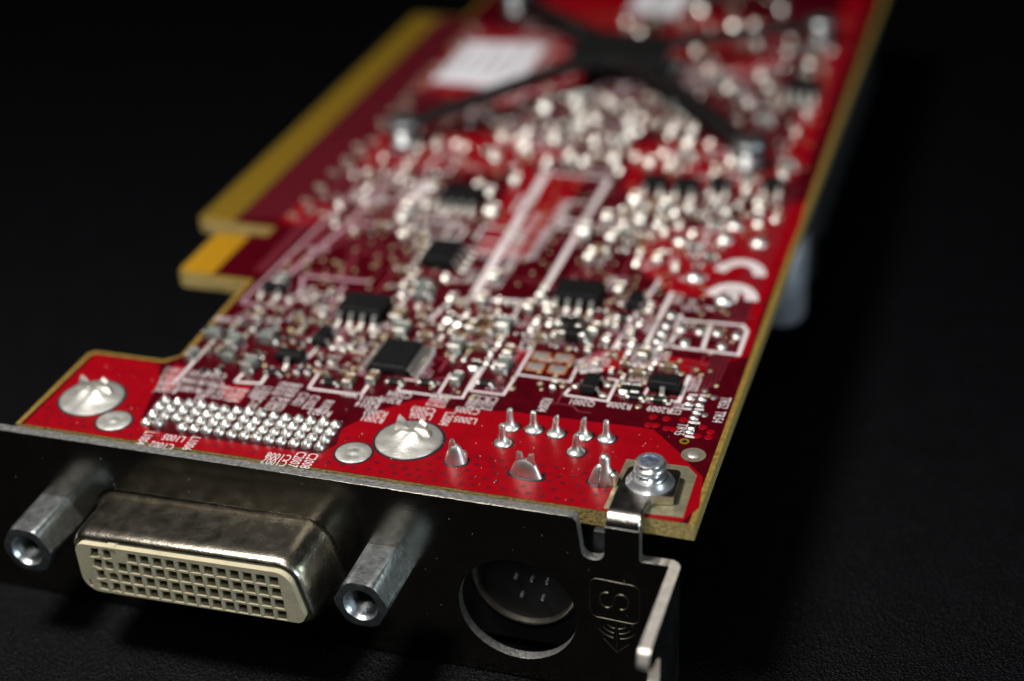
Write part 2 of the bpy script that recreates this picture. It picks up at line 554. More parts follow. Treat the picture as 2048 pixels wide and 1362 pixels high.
# small open vias between the parts
mb = MB()
for k in range(900):
    x, y = rnd.uniform(-54.5, -2.2), 14 + 112 * rnd.random() ** 1.1
    if (x < -50 and y < 33) or (x > -24 and y < 17.5): continue
    r = rnd.uniform(.20, .34)
    mb.lathe([(r, 0), (r * .9, .02), (r * .45, .03), (r * .3, -.01)], x, y, 8)
part('open_vias', mb.mesh('open_vias', ['tin'], smooth=True), (0, 0, 0.066), parent=board, kind='stuff')

# flecks of dust and flux on the mask
mb = MB()
for k in range(150):
    x, y = rnd.uniform(-62, -2), rnd.uniform(0.6, 13)
    r = rnd.uniform(.02, .06)
    mb.lathe([(r, 0), (r * .6, r * .6)], x, y, 5)
part('dust', mb.mesh('dust', ['silk']), (0, 0, 0.06), parent=board, kind='stuff')

# --- white legend print
SILK = 0.075
mb = MB()
LN = [  # (points, width)
    ([(-40.46,12.33), (-35.37,12.35)], .34), ([(-40.46,12.33), (-40.63,15.54)], .3), ([(-35.01,12.35), (-35.07,17.47)], .34), ([(-31.92,14.03), (-32.03,16.08), (-28.37,16.21)], .22),
    ([(-31.92,14.03), (-27.88,13.99), (-25.39,14.23), (-25.48,16.72), (-25.48,20.07)], .28), ([(-27.88,13.99), (-27.95,18.22)], .26),
    ([(-25.23,15.66), (-21.77,15.67), (-21.63,19.55), (-21.65,24.96)], .28), ([(-21.63,19.55), (-16.27,19.42), (-16.36,23.73)], .28), ([(-25.13,15.68), (-25.19,23.61)], .26),
    ([(-25.19,23.61), (-25.45,32.83)], .3), ([(-33.62,27.86), (-32.76,32.46), (-30.86,32.57)], .5),
    ([(-16.18,17.03), (-11.90,16.89), (-11.87,20.77), (-12.94,20.89)], .3), ([(-16.18,17.03), (-15.95,18.29)], .3),
    ([(-8.79,18.19), (-5.39,18.39), (-5.44,23.27)], .42), ([(-8.84,18.36), (-8.73,20.78)], .26),
    ([(-8.47,28.21), (-1.63,28.16), (-1.66,32.89), (-2.27,33.99), (-9.08,33.65)], .42), ([(-8.47,28.21), (-8.81,34.78)], .42), ([(-5.25,28.18), (-5.44,33.24)], .42),
    ([(-4.75,19.82), (-3.95,19.92)], .3), ([(-3.73,19.97), (-2.94,20.07)], .3), ([(-4.78,17.33), (-3.99,17.39)], .3), ([(-3.73,17.50), (-2.89,17.57)], .3),
    ([(-3.81,15.24), (-2.74,15.25)], .34), ([(-3.62,12.89), (-2.74,12.86)], .34), ([(-3.10,14.98), (-3.05,14.31)], .2), ([(-6.35,18.61), (-6.18,17.66)], .3),
    # the big frame round the long legend
    ([(-30.78,33.15), (-32.27,65.49)], 1.05), ([(-32.27,65.49), (-24.36,65.43)], .5), ([(-23.98,33.73), (-24.29,65.15)], .7), ([(-31.14,33.06), (-23.88,33.75)], .8),
    ([(-45.24,60.28), (-45.12,50.39)], 1.9),
    ([(-53.81,9.84), (-53.72,15.56), (-53.67,19.07)], .3), ([(-48.00,11.73), (-47.77,16.99)], .34), ([(-48.00,11.73), (-45.38,12.08), (-45.59,15.22)], .34), ([(-42.92,15.87), (-42.73,20.43)], .3),
    ([(-12.28,23.93), (-9.72,23.87)], .6), ([(-12.28,23.93), (-12.31,27.70)], .3), ([(-10.61,23.65), (-10.86,28.04)], .3), ([(-13.83,22.39), (-15.83,21.43)], .6),
    ([(-10.86,28.04), (-10.71,39.29)], .5), ([(-13.85,26.32), (-12.61,41.71)], .35), ([(-9.77,27.30), (-8.32,28.65)], .4),
]
for p, wd in LN:
    mb.line(p, wd, 0)
LN2 = [
    # left block lines
    ([(-52.47,30.60), (-50.50,47.29), (-50.34,64.01)], .8), ([(-54.52,26.46), (-53.61,45.79), (-53.21,57.07)], .5), ([(-49.71,47.20), (-44.24,47.10)], .8), ([(-50.14,33.85), (-42.77,34.14)], .7),
    ([(-54.72,26.64), (-49.44,26.76), (-48.96,29.81), (-50.51,33.88)], .6), ([(-45.04,28.46), (-45.12,32.78)], .6),
]
for p, wd in LN2:
    mb.line(p, wd * .75, 0, mi=1)
for k in range(60):          # component outlines further back
    x, y = rnd.uniform(-54, -8.5), rnd.uniform(44, 116)
    wx, wy = rnd.uniform(1.5, 5), rnd.uniform(1.5, 5)
    mb.line([(x, y), (x + wx, y), (x + wx, y + wy), (x, y + wy)], .3, 0, closed=True)
part('printed_outlines', mb.mesh('printed_outlines', ['silk', 'lilac'], fix=False), (0, 0, SILK), parent=board, kind='stuff')


def cemark():
    # letters C and E of the conformity mark, reading towards the bracket
    out = []
    for cx, cy, e in ((-4.70,44.94, 0), (-4.54,39.39, 1)):
        mb = MB()
        R, W = 2.2, 1.35
        pts = [(cx + R * math.cos(math.radians(a)), cy - 0.6 + R * 1.45 * math.sin(math.radians(a))) for a in range(8, 173, 8)]
        mb.line(pts, W, 0)
        if e:
            mb.line([(cx, cy + 2.0), (cx, cy - 0.9)], W, 0)
        part('printed_letter', mb.mesh('printed_letter', ['silk'], fix=False), (0, 0, SILK), parent=board)


cemark()


def text(s, x, y, size=1.25, rot=0.0, wide=0.66, mat='silk', z=SILK, parent=None, name='printed_text'):
    cu = bpy.data.curves.new('t', 'FONT')
    cu.body = s
    cu.size = size * 1.2 * S
    cu.align_x = 'CENTER'
    cu.align_y = 'CENTER'
    cu.resolution_u = 2
    cu.offset = 0.0
    o = bpy.data.objects.new('t', cu)
    sc.collection.objects.link(o)
    dg = bpy.context.evaluated_depsgraph_get()
    me = bpy.data.meshes.new_from_object(o.evaluated_get(dg))
    bpy.data.objects.remove(o)
    me.materials.clear()
    me.materials.append(M[mat])
    q = part(name, me, (x, y, z), rz=math.radians(rot), parent=parent or board)
    q.scale = (wide, 1, 1)
    return q


V, U = -90, 180     # reading towards the bracket / upside down as seen from the bracket
TX = [('C2008', -35.40,0.84, V), ('C2007', -36.56,0.80, V), ('C1008', -38.35,0.84, U), ('C1007', -38.38,-0.07, U), ('L1006', -47.20,0.83, V), ('C1002', -49.67,-0.13, U),
      ('L1005', -49.18,1.28, U), ('L1004', -51.83,0.62, V), ('L2005', -23.87,10.65, U), ('L2004', -25.65,10.39, V), ('C2003', -28.28,11.35, U), ('L2006', -28.15,10.31, U),
      ('R2002', -32.46,9.79, U), ('R2001', -32.39,8.73, U), ('Q2001', -14.18,16.15, U), ('R2008', -10.63,16.48, U), ('R2009', -6.86,16.69, U), ('TR53', -5.35,17.15, V),
      ('TR52', -1.30,19.21, V), ('TR54', -1.32,16.73, V), ('TR55', -4.24,13.84, V), ('Q2002', -4.64,21.78, V), ('R2006', -10.58,21.94, V), ('R2007', -9.68,21.87, V),
      ('R2004', -17.52,14.88, V), ('C2009', -24.34,13.94, V), ('C2012', -23.52,13.87, V), ('C2013', -22.55,13.92, V), ('C2005', -24.22,12.25, U), ('R2012', -27.95,13.33, V), ('R2013', -27.02,13.29, V),
      ('C2004', -31.43,13.41, U), ('R2010', -32.00,12.25, U), ('R2011', -33.81,11.90, U), ('L2001', -35.88,12.32, U), ('R2014', -33.77,10.91, U),
      ('C1011', -54.72,12.33, U), ('C1012', -54.43,11.04, U), ('C1013', -52.50,12.28, U), ('R1004', -54.14,9.96, U), ('R1005', -53.94,8.86, U), ('R1006', -52.18,10.91, U), ('C1014', -50.48,12.38, U),
      ('R1007', -51.73,9.49, U), ('C1015', -50.04,10.95, U), ('R1011', -49.65,9.62, V), ('R1012', -48.47,9.63, V), ('C1016', -50.10,8.39, V), ('C1017', -47.36,9.52, V), ('R1014', -46.52,9.54, V),
      ('L1009', -45.18,10.52, V), ('L1010', -44.34,10.54, V), ('R1016', -43.17,11.67, V), ('R1017', -42.43,11.66, V), ('R1018', -41.78,11.63, V), ('C1021', -40.45,10.28, V), ('C1022', -39.20,10.04, V),
      ('C1023', -42.73,8.99, V), ('R1021', -41.83,8.94, V), ('R1022', -37.58,9.61, V), ('R1023', -37.66,8.60, U), ('C1025', -44.46,8.20, V)]
for s, x, y, r in TX:
    text(s, x, y, rot=r, size=1.15)
TX2 = [('C1030', -54.28,22.98, U), ('R1031', -49.91,24.01, U), ('C1033', -46.83,24.74, U), ('U3', -47.08,28.55, U), ('R40', -37.54,32.47, V), ('C44', -35.80,41.14, V), ('R51', -32.40,37.13, V), ('U5', -17.52,40.57, V),
       ('C2021', -15.73,22.91, V), ('C2022', -14.66,22.68, V), ('R2023', -14.08,24.28, V), ('R2020', -9.92,25.77, V), ('R2021', -8.67,25.78, V), ('C2020', -11.17,25.77, V), ('J4', -6.20,36.69, V), ('R61', -13.12,59.15, U), ('C61', -10.87,62.40, U),
       ('C2030', -15.11,32.23, V), ('C2031', -11.29,31.55, V), ('C2032', -13.17,29.74, V), ('R2030', -22.57,25.25, V), ('R2031', -22.67,28.32, V), ('MR3', -10.34,48.80, U), ('MR4', -12.20,45.94, V)]
for s, x, y, r in TX2:
    text(s, x, y, rot=r, size=1.3)
for k, (s, x, y) in enumerate([('P/N 109-A60000-00', -29.92,48.77), ('PCB REV 00A', -27.71,46.71), ('ASSEMBLY 102', -29.43,40.18), ('MADE IN CHINA', -27.57,53.23)]):
    text(s, x, y, rot=V, size=1.7)
for k in range(46):
    text(rnd.choice('CRLB') + str(rnd.randint(100, 999)), rnd.uniform(-54, -4), rnd.uniform(46, 112), rot=rnd.choice((V, U)), size=1.3)

for k in range(110):
    x, y = rnd.uniform(-53, -8), rnd.uniform(16.5, 45)
    if x > -22 and y < 21: continue
    if -32 < x < -22 and y > 32: continue
    if -51 < x < -41 and y > 31: continue
    text(rnd.choice('CRLQ') + str(rnd.randint(10, 2099)), x, y, rot=rnd.choice((V, U)), size=1.1, mat='lilac' if rnd.random() < .35 else 'silk')

# ------------------------------------------------------------------ solder joints
# 59 joints of the display connector: a low cone of solder and the pin's cut end
mb = MB()
mb.lathe([(0.55, 0), (0.545, 0.12), (0.50, 0.27), (0.40, 0.41), (0.28, 0.51), (0.18, 0.58), (0.14, 0.72), (0.07, 0.79)], n=16)
jm = mb.mesh('solder_joint', ['solder'], smooth=True)
mb = MB()
mb.lathe([(0.55, 0), (0.54, 0.13), (0.48, 0.30), (0.36, 0.44), (0.22, 0.54), (0.15, 0.66), (0.08, 0.74)], cx=0.0, n=16)
jm2 = mb.mesh('solder_joint', ['solder'], smooth=True)
mb = MB()
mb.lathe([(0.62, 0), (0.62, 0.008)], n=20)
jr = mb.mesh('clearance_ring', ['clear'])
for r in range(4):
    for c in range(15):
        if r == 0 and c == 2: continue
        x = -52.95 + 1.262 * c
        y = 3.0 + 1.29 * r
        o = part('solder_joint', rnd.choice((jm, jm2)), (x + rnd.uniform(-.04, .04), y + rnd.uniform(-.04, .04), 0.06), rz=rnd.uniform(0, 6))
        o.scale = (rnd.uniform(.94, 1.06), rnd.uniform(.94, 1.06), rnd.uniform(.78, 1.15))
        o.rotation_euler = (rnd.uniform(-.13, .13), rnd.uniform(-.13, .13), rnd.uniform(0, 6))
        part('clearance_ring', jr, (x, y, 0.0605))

# seven thin pins of the round video socket
def spin(h, r0, tipcut, seed):
    q = random.Random(seed)
    mb = MB()
    mb.lathe([(r0, 0), (r0 * .98, .07), (r0 * .86, .17), (r0 * .68, .31), (r0 * .52, .50), (r0 * .42, .74), (r0 * .37, .98), (r0 * .36, h - .30), (r0 * .34, h - .14), (r0 * .25, h - .03), (r0 * .10, h)], n=20)
    for i, (x, y, z) in enumerate(mb.v):
        if z > h * .6:
            k = (z - h * .6) / (h * .4)
            mb.v[i] = (x + q.uniform(-.02, .02) + tipcut * k * .12, y + q.uniform(-.02, .02), z + x * tipcut * k * .9)
    mb.tube([(-.05 + tipcut * .02, -r0 * .37, .62), (-.05 + tipcut * .06, -r0 * .34, h - .35), (-.02 + tipcut * .1, -r0 * .18, h - .1)], [.07, .09, .04], 6, mi=1)  # dark reflection up the pin's front, put in as a darker strip
    return mb.mesh('solder_pin', ['solder', 'brkedge'], smooth=True)


mb = MB()
mb.lathe([(0.98, 0), (0.98, 0.008)], n=28)
jr2 = mb.mesh('clearance_ring', ['clear'])
for k, (x, y) in enumerate([(-19.45,10.52), (-17.22,10.64), (-15.08,10.48), (-12.53,10.69), (-10.40,10.79), (-19.31,7.83), (-12.50,8.02)]):
    o = part('solder_pin', spin(rnd.uniform(1.85, 2.1), 0.84, (0.2, .1, .8, .7, .1, .1, .6)[k], k), (x, y, 0.062))
    part('clearance_ring', jr2, (0.04, 0.02, -0.002), parent=o)


# three solder-coated shield tabs beside them
def tabmesh(hgt, wd, kind):
    mb = MB()
    n = 32
    rings = []
    if kind == 'prong':
        prof = [(1.0, 0.0), (0.97, 0.12), (0.90, 0.35), (0.80, 0.75), (0.68, 1.15), (0.52, 1.48), (0.3, 1.68)]
    else:
        prof = [(1.0, 0.0), (0.97, 0.15), (0.88, 0.45), (0.74, 0.95), (0.60, 1.35), (0.42, 1.7), (.2, 1.85)]
    mb.lathe(prof, n=n, sx=wd, sy=0.62 if kind == 'prong' else 0.72)
    if kind == 'prong':     # two flat blades spread apart like a V
        for s in (-1, 1):
            mb.plate([(s * .10, .5), (s * .98 * wd * .78, .4), (s * (.72 + .12) * wd * .62, hgt * .72), (s * .50 * wd, hgt), (s * .22 * wd, hgt * .97), (s * .16, hgt * .55)], -.19, .19, axis='y')
    elif kind == 'blade':
        mb.plate([(-.62, .5), (.72, .45), (.6, 1.0), (.18, 1.5), (-.12, hgt * .97), (-.3, hgt), (-.5, hgt * .85), (-.62, 1.2)], -.22, .22, axis='y')
        mb.lathe([(.42, 0), (.40, .55), (.30, .9), (.1, 1.0)], .62, .28, 14)
    else:
        mb.lathe([(.66, .6), (.58, 1.2), (.48, 1.7), (.46, hgt - .35), (.38, hgt - .12), (.2, hgt)], .18, .1, 16)
        mb.lathe([(.5, 0), (.5, .6), (.4, .95), (.15, 1.05)], .85, .2, 14)
        mb.lathe([(.30, .0), (.34, .7), (.26, 1.1), (.1, 1.2)], .95, -.45, 10)
        mb.tube([(-.34, -.62, .18), (-.26, -.42, 1.0), (-.2, -.3, 1.75)], [.16, .12, .05], 8, mi=1)
    return mb.mesh('shield_tab', ['solder', 'brkedge'], smooth=True)


mb = MB()
mb.lathe([(1.5, 0), (1.5, 0.008)], n=32, sy=0.72)
jr3 = mb.mesh('clearance_ring', ['clear'])
for x, y, h, wd, kd, rz in ((-22.49,3.98, 2.35, 1.02, 'blade', 10), (-15.80,3.49, 2.3, 1.55, 'prong', -6), (-8.99,4.17, 2.75, 1.30, 'peg', 12)):
    o = part('shield_tab', tabmesh(h, wd, kd), (x, y, 0.062), rz=math.radians(rz))
    c = part('clearance_ring', jr3, (0.05, 0, -0.002), parent=o)
    c.scale = (wd * .80, .85 if kd != 'prong' else .8, 1)


# two large oval joints that hold the display connector, each with two bent prongs
def bigjoint(seed):
    q = random.Random(seed)
    mb = MB()
    n, R = 44, 3.12
    prof = [(R, 0), (R * .985, .07), (R * .93, .14), (R * .80, .19), (R * .66, .26), (R * .52, .40), (R * .38, .58), (R * .22, .66), (R * .08, .64)]
    mb.lathe(prof, n=n)
    for i, (x, y, z) in enumerate(mb.v):
        if z > .1:
            lump = .34 * math.exp(-((x + .75) ** 2 + (y - .3) ** 2) / .5) + .34 * math.exp(-((x - .75) ** 2 + (y - .1) ** 2) / .5)
            mb.v[i] = (x, y * 0.98, z * (0.86 + .1 * math.sin(2.3 * x + seed) + .08 * math.cos(3.1 * y)) + lump * min(1, z * 2.2))
    jt = mb.mesh('ground_joint', ['solderflat'], smooth=True)
    pr = []
    for s in (-1, 1):
        mb = MB()
        base = Vector((s * .85, .25, .35))
        w0 = .95
        N = 7
        L, Rr = [], []
        for k in range(N):
            t = k / (N - 1)
            z = .25 + 1.45 * t - .3 * t * t
            y = .35 + .55 * t * t
            L.append((s * .85 - w0 * (1 - .45 * t) * (1 if s < 0 else .9) + .25 * t * s, y + .10, z))
            Rr.append((s * .85 + w0 * (1 - .75 * t) + .25 * t * s, y - .10 - .25 * t, z * (1 - .12 * t)))
        vs, fs = [], []
        for k in range(N):
            for p in (L[k], Rr[k]):
                vs.append((p[0], p[1] - .17, p[2]))
                vs.append((p[0], p[1] + .17, p[2] + .06))
        for k in range(N - 1):
            a = 4 * k
            fs += [(a, a + 2, a + 6, a + 4), (a + 1, a + 5, a + 7, a + 3), (a, a + 4, a + 5, a + 1), (a + 2, a + 3, a + 7, a + 6)]
        a = 4 * (N - 1)
        fs += [(a, a + 2, a + 3, a + 1), (0, 1, 3, 2)]
        mb.add(vs, fs)
        pr.append(mb.mesh('prong', ['lead'], smooth=True))
    return jt, pr


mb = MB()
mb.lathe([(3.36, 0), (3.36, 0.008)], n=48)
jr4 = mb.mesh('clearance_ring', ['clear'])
mb = MB()
mb.lathe([(1.66, 0), (1.64, .05), (1.5, .10), (1.0, .13), (.72, .10), (.5, .08), (.28, .16), (.1, .18)], n=32)
dm = mb.mesh('solder_disc', ['solderflat'], smooth=True)
mb = MB()
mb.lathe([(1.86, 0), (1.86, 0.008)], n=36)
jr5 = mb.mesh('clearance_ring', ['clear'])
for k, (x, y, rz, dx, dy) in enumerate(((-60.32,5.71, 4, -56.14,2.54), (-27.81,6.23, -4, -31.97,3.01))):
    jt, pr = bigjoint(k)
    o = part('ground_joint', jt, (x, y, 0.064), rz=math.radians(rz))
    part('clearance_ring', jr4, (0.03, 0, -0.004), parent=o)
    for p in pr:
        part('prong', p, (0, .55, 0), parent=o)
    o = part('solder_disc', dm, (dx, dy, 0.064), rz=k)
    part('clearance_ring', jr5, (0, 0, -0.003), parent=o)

# test pads and plated holes near the corner
mb = MB()
mb.lathe([(1.12, 0), (1.12, .02)], n=32, mi=0)
mb.lathe([(.56, .02), (.54, .05), (.4, .10), (.12, .12)], n=24, mi=1)
o = part('test_pad', mb.mesh('test_pad', ['dullring', 'solderflat'], smooth=True), (-2.24,10.08, 0.064))
mb = MB()
mb.plate(circle(0, 0, .46, 20), 0, .03, holes=[circle(.03, -.02, .25, 16)], mi=0)
mb.lathe([(.25, .0), (.25, .01)], n=16, mi=1)
ring = mb.mesh('plated_hole', ['gold', 'clear'])
part('plated_hole', ring, (-3.49,12.00, 0.064))
mb = MB()
mb.lathe([(.34, 0), (.30, .03), (.1, .04)], n=14)
tp = mb.mesh('test_point', ['brkedge'], smooth=True)
tpl = mb.mesh('test_point', ['tin'], smooth=True)
for x, y in [(-3.45,20.95), (-2.39,19.94), (-2.59,16.76)]:
    part('test_point', tp, (x, y, 0.064))
for x, y in [(-8.87,16.73), (-21.31,17.08), (-8.33,18.48), (-6.22,23.47), (-13.32,25.65), (-16.74,18.65), (-11.51,20.11)]:
    part('test_point', tpl, (x, y, 0.064))

# ------------------------------------------------------------------ bare pad, bracket tab and screw at the corner
mb = MB()
mb.plate([(-7.85,8.04), (-2.33,8.21), (-1.28,7.05), (-1.17,2.04), (-1.12,0.66), (-7.93,0.33)], 0, 0.012, holes=[])
part('bare_pad', mb.mesh('bare_pad', ['tin']), (0, 0, 0.056), label='bare tinned pad round the fixing screw')

BY0, BY1 = -1.95, -1.0      # front and back of the bracket plate
ZT, ZB = 0.42, -18.3
holes = []
svc = (-15.35, -10.7)
holes.append(circle(svc[0], svc[1], 5.45, 48))
dms = [(-55.2, -5.85, 0.9), (-34.0, -5.55, 1.7), (-32.7, -10.9, .8), (-55.0, -11.1, 1.7)]
INS = rpoly(dms, 6)
holes.append(offset(INS, 1.45))
outer = rpoly([(-70, ZT, 0), (-9.75, ZT, .75), (-9.25, -3.75, .8), (-7.35, -3.75, .8), (-7.25, -0.15, 0), (-4.25, -0.15, 0), (-4.25, -3.2, .25), (-2.6, -3.2, 0), (-2.6, ZB, 0), (-70, ZB, 0)], 5)
mb = MB()
mb.plate(outer, BY0, BY1, holes=holes, axis='y', mi=0, mwall=1)
bracket = part('bracket', mb.mesh('bracket', ['brk', 'brkedge']), label='nickel plated metal mounting bracket')
bevel(bracket, 0.10, 2)
# rolled corner and the flange that points forward
mb = MB()
N = 10
for z0, z1 in ((ZB, -3.2),):
    vs, fs = [], []
    for k in range(N + 1):
        a = math.pi / 2 * k / N
        for r in (1.05, 0.10):
            vs.append((-1.8 + r * math.sin(a), -2.05 + r * math.cos(a), z0))
            vs.append((-1.8 + r * math.sin(a), -2.05 + r * math.cos(a), z1))
    for k in range(N):
        a = 4 * k
        fs += [(a, a + 1, a + 5, a + 4), (a + 2, a + 6, a + 7, a + 3), (a + 1, a + 3, a + 7, a + 5), (a, a + 4, a + 6, a + 2)]
    mb.add(vs, fs)
mb.box(-2.6, -1.8, -1.95, -1.0, ZB, -3.2)
bc = mb.mesh('bracket_corner', ['brk', 'rolled'], smooth=True)
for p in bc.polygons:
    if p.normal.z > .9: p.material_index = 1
o = part('bracket_corner', bc, parent=bracket)
fl = rpoly([(-2.05, -3.2, 0), (-12.9, -3.2, .7), (-13.6, -4.7, .8), (-12.0, -5.6, .5), (-9.4, -6.4, 1.2), (-9.4, -9.6, 1.2), (-14.2, -9.8, .5), (-14.2, ZB, .6), (-2.05, ZB, 0)], 5)
mb = MB()
mb.plate(fl, -1.70, -0.75, axis='x', mi=0, mwall=1)
o = part('flange', mb.mesh('flange', ['tabsteel', 'rolled']), parent=bracket)
bevel(o, 0.16, 3)
# fixing tab: rises from the bracket, rolls over the front edge of the board, lies on the bare pad
mb = MB()
path = [(-1.475, -0.3)]
for k in range(9):
    a = math.pi / 2 * k / 8
    path.append((-0.45 - 1.025 * math.cos(a), -0.3 + .0 + 0.86 * math.sin(a)))
path.append((1.0, 0.56))
vs, fs = [], []
h = 0.42
for k, (y, z) in enumerate(path):
    y0, z0 = path[max(k - 1, 0)]
    y1, z1 = path[min(k + 1, len(path) - 1)]
    d = Vector((y1 - y0, z1 - z0)).normalized()
    nrm = Vector((-d.y, d.x))
    for s in (1, -1):
        for x in (-7.25, -4.25):
            vs.append((x, y + nrm.x * h * s, z + nrm.y * h * s))
for k in range(len(path) - 1):
    a = 4 * k
    fs += [(a, a + 1, a + 5, a + 4), (a + 2, a + 6, a + 7, a + 3), (a, a + 4, a + 6, a + 2), (a + 1, a + 3, a + 7, a + 5)]
fs += [(0, 2, 3, 1)]
mb.add(vs, fs)
o = part('tab_bend', mb.mesh('tab_bend', ['tabsteel'], smooth=True), parent=bracket)
bevel(o, 0.13, 2, 50)
tabp = rpoly([(-7.25, 1.0, 0), (-4.25, 1.0, .9), (-4.05, 1.35, .5), (-2.25, 2.35, .35), (-2.45, 6.2, .5), (-7.0, 5.85, .7)], 5)
tabp = rpoly([(-7.25, 0.98), (-4.25, 0.98, 0), (-4.1, 1.75, .5), (-2.25, 2.15, .3), (-2.45, 6.2, .5), (-7.05, 5.85, .7)], 5)
mb = MB()
mb.plate(tabp, 0.14, 0.98)
o = part('fixing_tab', mb.mesh('fixing_tab', ['tabsteel']), parent=bracket)
bevel(o, 0.14, 3)
# raised collar drawn out of the tab
mb = MB()
mb.lathe([(2.15, 0), (2.05, .10), (1.85, .30), (1.72, .55), (1.62, .66), (1.5, .60), (1.45, .2)], n=40, cap=False)
o = part('collar', mb.mesh('collar', ['screw'], smooth=True), (-4.72, 3.95, 0.97), parent=bracket)

# screw end: threads and a blunt bluish end face
mb = MB()
n = 40
prof_t = []
turns, pitch = 3.1, 0.95
rows = []
for k in range(int(turns * 40) + 1):
    pass
vs, fs = [], []
steps, seg = 64, 40
H = 2.35
for i in range(steps + 1):
    z = H * i / steps
    for k in range(seg):
        a = 2 * math.pi * k / seg
        ph = (z / pitch - k / seg) % 1.0
        r = 1.06 + 0.38 * (0.5 + 0.5 * math.cos(2 * math.pi * ph)) ** 0.8
        if z > H - .30: r = min(r, 1.40 - (z - H + .30) * .55)
        vs.append((r * math.cos(a), r * math.sin(a), z))
for i in range(steps):
    for k in range(seg):
        j = (k + 1) % seg
        fs.append((i * seg + k, i * seg + j, (i + 1) * seg + j, (i + 1) * seg + k))
mb.add(vs, fs)
mb.lathe([(1.22, H), (1.10, H + .06), (.83, H + .05)], n=seg, cap=False)
o = part('screw', mb.mesh('screw', ['screw'], smooth=True), (-4.72, 3.95, 0.75), label='bright zinc screw end standing out of the collar')
mb = MB()
mb.lathe([(.84, 0), (.80, -.07), (.5, -.05), (.1, -.03)], n=28)
part('end_face', mb.mesh('end_face', ['screwtop'], smooth=True), (0, 0, H + .045), parent=o)

# stamped emblem on the bracket: an S in a rounded frame over an arrow with arcs
def bead(pts, r=0.055, closed=False):
    mb = MB()
    q = [(x, BY0, z) for x, z in pts]
    if closed: q.append(q[0])
    mb.tube(q, r, 6)
    return mb.mesh('stamped_line', ['stamp'], smooth=True)


ex, ez = -6.45, -7.95
part('stamped_frame', bead(rpoly([(ex - 2.2, ez + 2.25, .7), (ex + 2.2, ez + 2.05, .7), (ex + 2.2, ez - 2.15, .7), (ex - 2.2, ez - 1.95, .7)], 5), closed=True), parent=bracket)
s1 = [(ex - .68 + .64 * math.cos(math.radians(t)), ez + .05 + .82 * math.sin(math.radians(t))) for t in range(80, 361, 14)]
s2 = [(ex + .60 + .64 * math.cos(math.radians(t)), ez + .05 + .82 * math.sin(math.radians(t))) for t in range(180, -101, -14)]
part('stamped_letter', bead(s1 + s2[1:], .09), parent=bracket)
ax = ex + .15
part('stamped_arrow', bead([(ax, ez - 2.15), (ax, ez - 5.4)], .07), parent=bracket)
part('stamped_arrow', bead([(ax - 1.2, ez - 4.25), (ax, ez - 5.6), (ax + 1.1, ez - 4.5)], .07), parent=bracket)
for k in range(3):
    for s in (-1, 1):
        r = .9 + .45 * k
        cz = ez - 2.1 - .1 * k
        part('stamped_arc', bead([(ax + s * r * math.sin(math.radians(t)), cz - (.55 + .45 * k) * math.cos(math.radians(t)) - .3) for t in range(10, 66, 9)], .07), parent=bracket)

# specks of dust on the bracket
mb = MB()
for k in range(70):
    x, z = rnd.uniform(-66, -3), rnd.uniform(-13, 0)
    if math.hypot(x - svc[0], z - svc[1]) < 6: continue
    r = rnd.uniform(.012, .035)
    mb.lathe([(r, 0), (r * .5, -r * .7)], x, BY0, 5, axis='y', cz=z, cap=True)
part('dust', mb.mesh('dust', ['silk']), parent=bracket, kind='stuff')

# ------------------------------------------------------------------ display connector
conn_c = (-44.4, 0, -8.4)
RY = math.radians(-0.75)


def rel(poly):
    return [(a - conn_c[0], b - conn_c[2]) for a, b in poly]


INSr = rel(INS)
mb = MB()
rings = [(0.85, -1.0), (0.85, -2.6), (0.83, -5.0), (0.80, -6.7), (0.74, -7.2), (0.60, -7.6), (0.42, -7.84), (0.26, -7.90), (0.16, -7.80), (0.13, -7.4), (0.13, -5.5)]
L = [offset(INSr, d) for d, y in rings]
n = len(INSr)
vs = [(a, rings[i][1], b) for i in range(len(rings)) for a, b in L[i]]
fs = []
for i in range(len(rings) - 1):
    for k in range(n):
        j = (k + 1) % n
        fs.append((i * n + k, i * n + j, (i + 1) * n + j, (i + 1) * n + k))
mb.add(vs, fs)
# flange ring pressed against the bracket
conn = part('display_connector', mb.mesh('display_connector', ['shell'], smooth=True), conn_c, ry=RY, label='wide video connector with metal shell and beige pin grid')
mb = MB()
fo, fi = offset(INSr, 1.22), offset(INSr, 0.87)
mb.plate(fo, -2.32, -1.2, holes=[fi], axis='y')
part('shell_flange', mb.mesh('shell_flange', ['shell']), parent=conn)
# beige insert with 59 square holes
hl = []
PX = 1.272
for r in range(4):
    for c in range(15):
        if r == 0 and c == 2: continue
        x = -53.3 + PX * c + .10 * r
        z = -6.62 - 1.235 * r
        hw, hh = .545, .515
        if c < 2 and rnd.random() < .9:
            p = []
            k = 14
            for i in range(k):
                t = 4 * i / k
                e = int(t) % 4
                f = t - int(t)
                q = [(-1 + 2 * f, -1), (1, -1 + 2 * f), (1 - 2 * f, 1), (-1, 1 - 2 * f)][e]
                j = rnd.uniform(.72, 1.06)
                p.append((x + q[0] * hw * j * 1.08, z + q[1] * hh * j * 1.05))
            hl.append(p)
        else:
            hl.append([(x - hw + rnd.uniform(-.03, .03), z - hh), (x + hw, z - hh + rnd.uniform(-.03, .03)), (x + hw + rnd.uniform(-.03, .02), z + hh), (x - hw, z + hh + rnd.uniform(-.03, .02))])
hl.append([(-54.35, -10.55), (-54.1, -10.6), (-54.25, -9.8), (-54.5, -9.75)])
mb = MB()
mb.plate(INSr, -8.45, -7.25, holes=[rel(h) for h in hl], axis='y', mi=0)
o = part('pin_grid', mb.mesh('pin_grid', ['beige']), parent=conn)
bevel(o, 0.05, 2, 60)
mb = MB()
mb.plate(offset(INSr, -.05), -7.2, -6.3, axis='y')
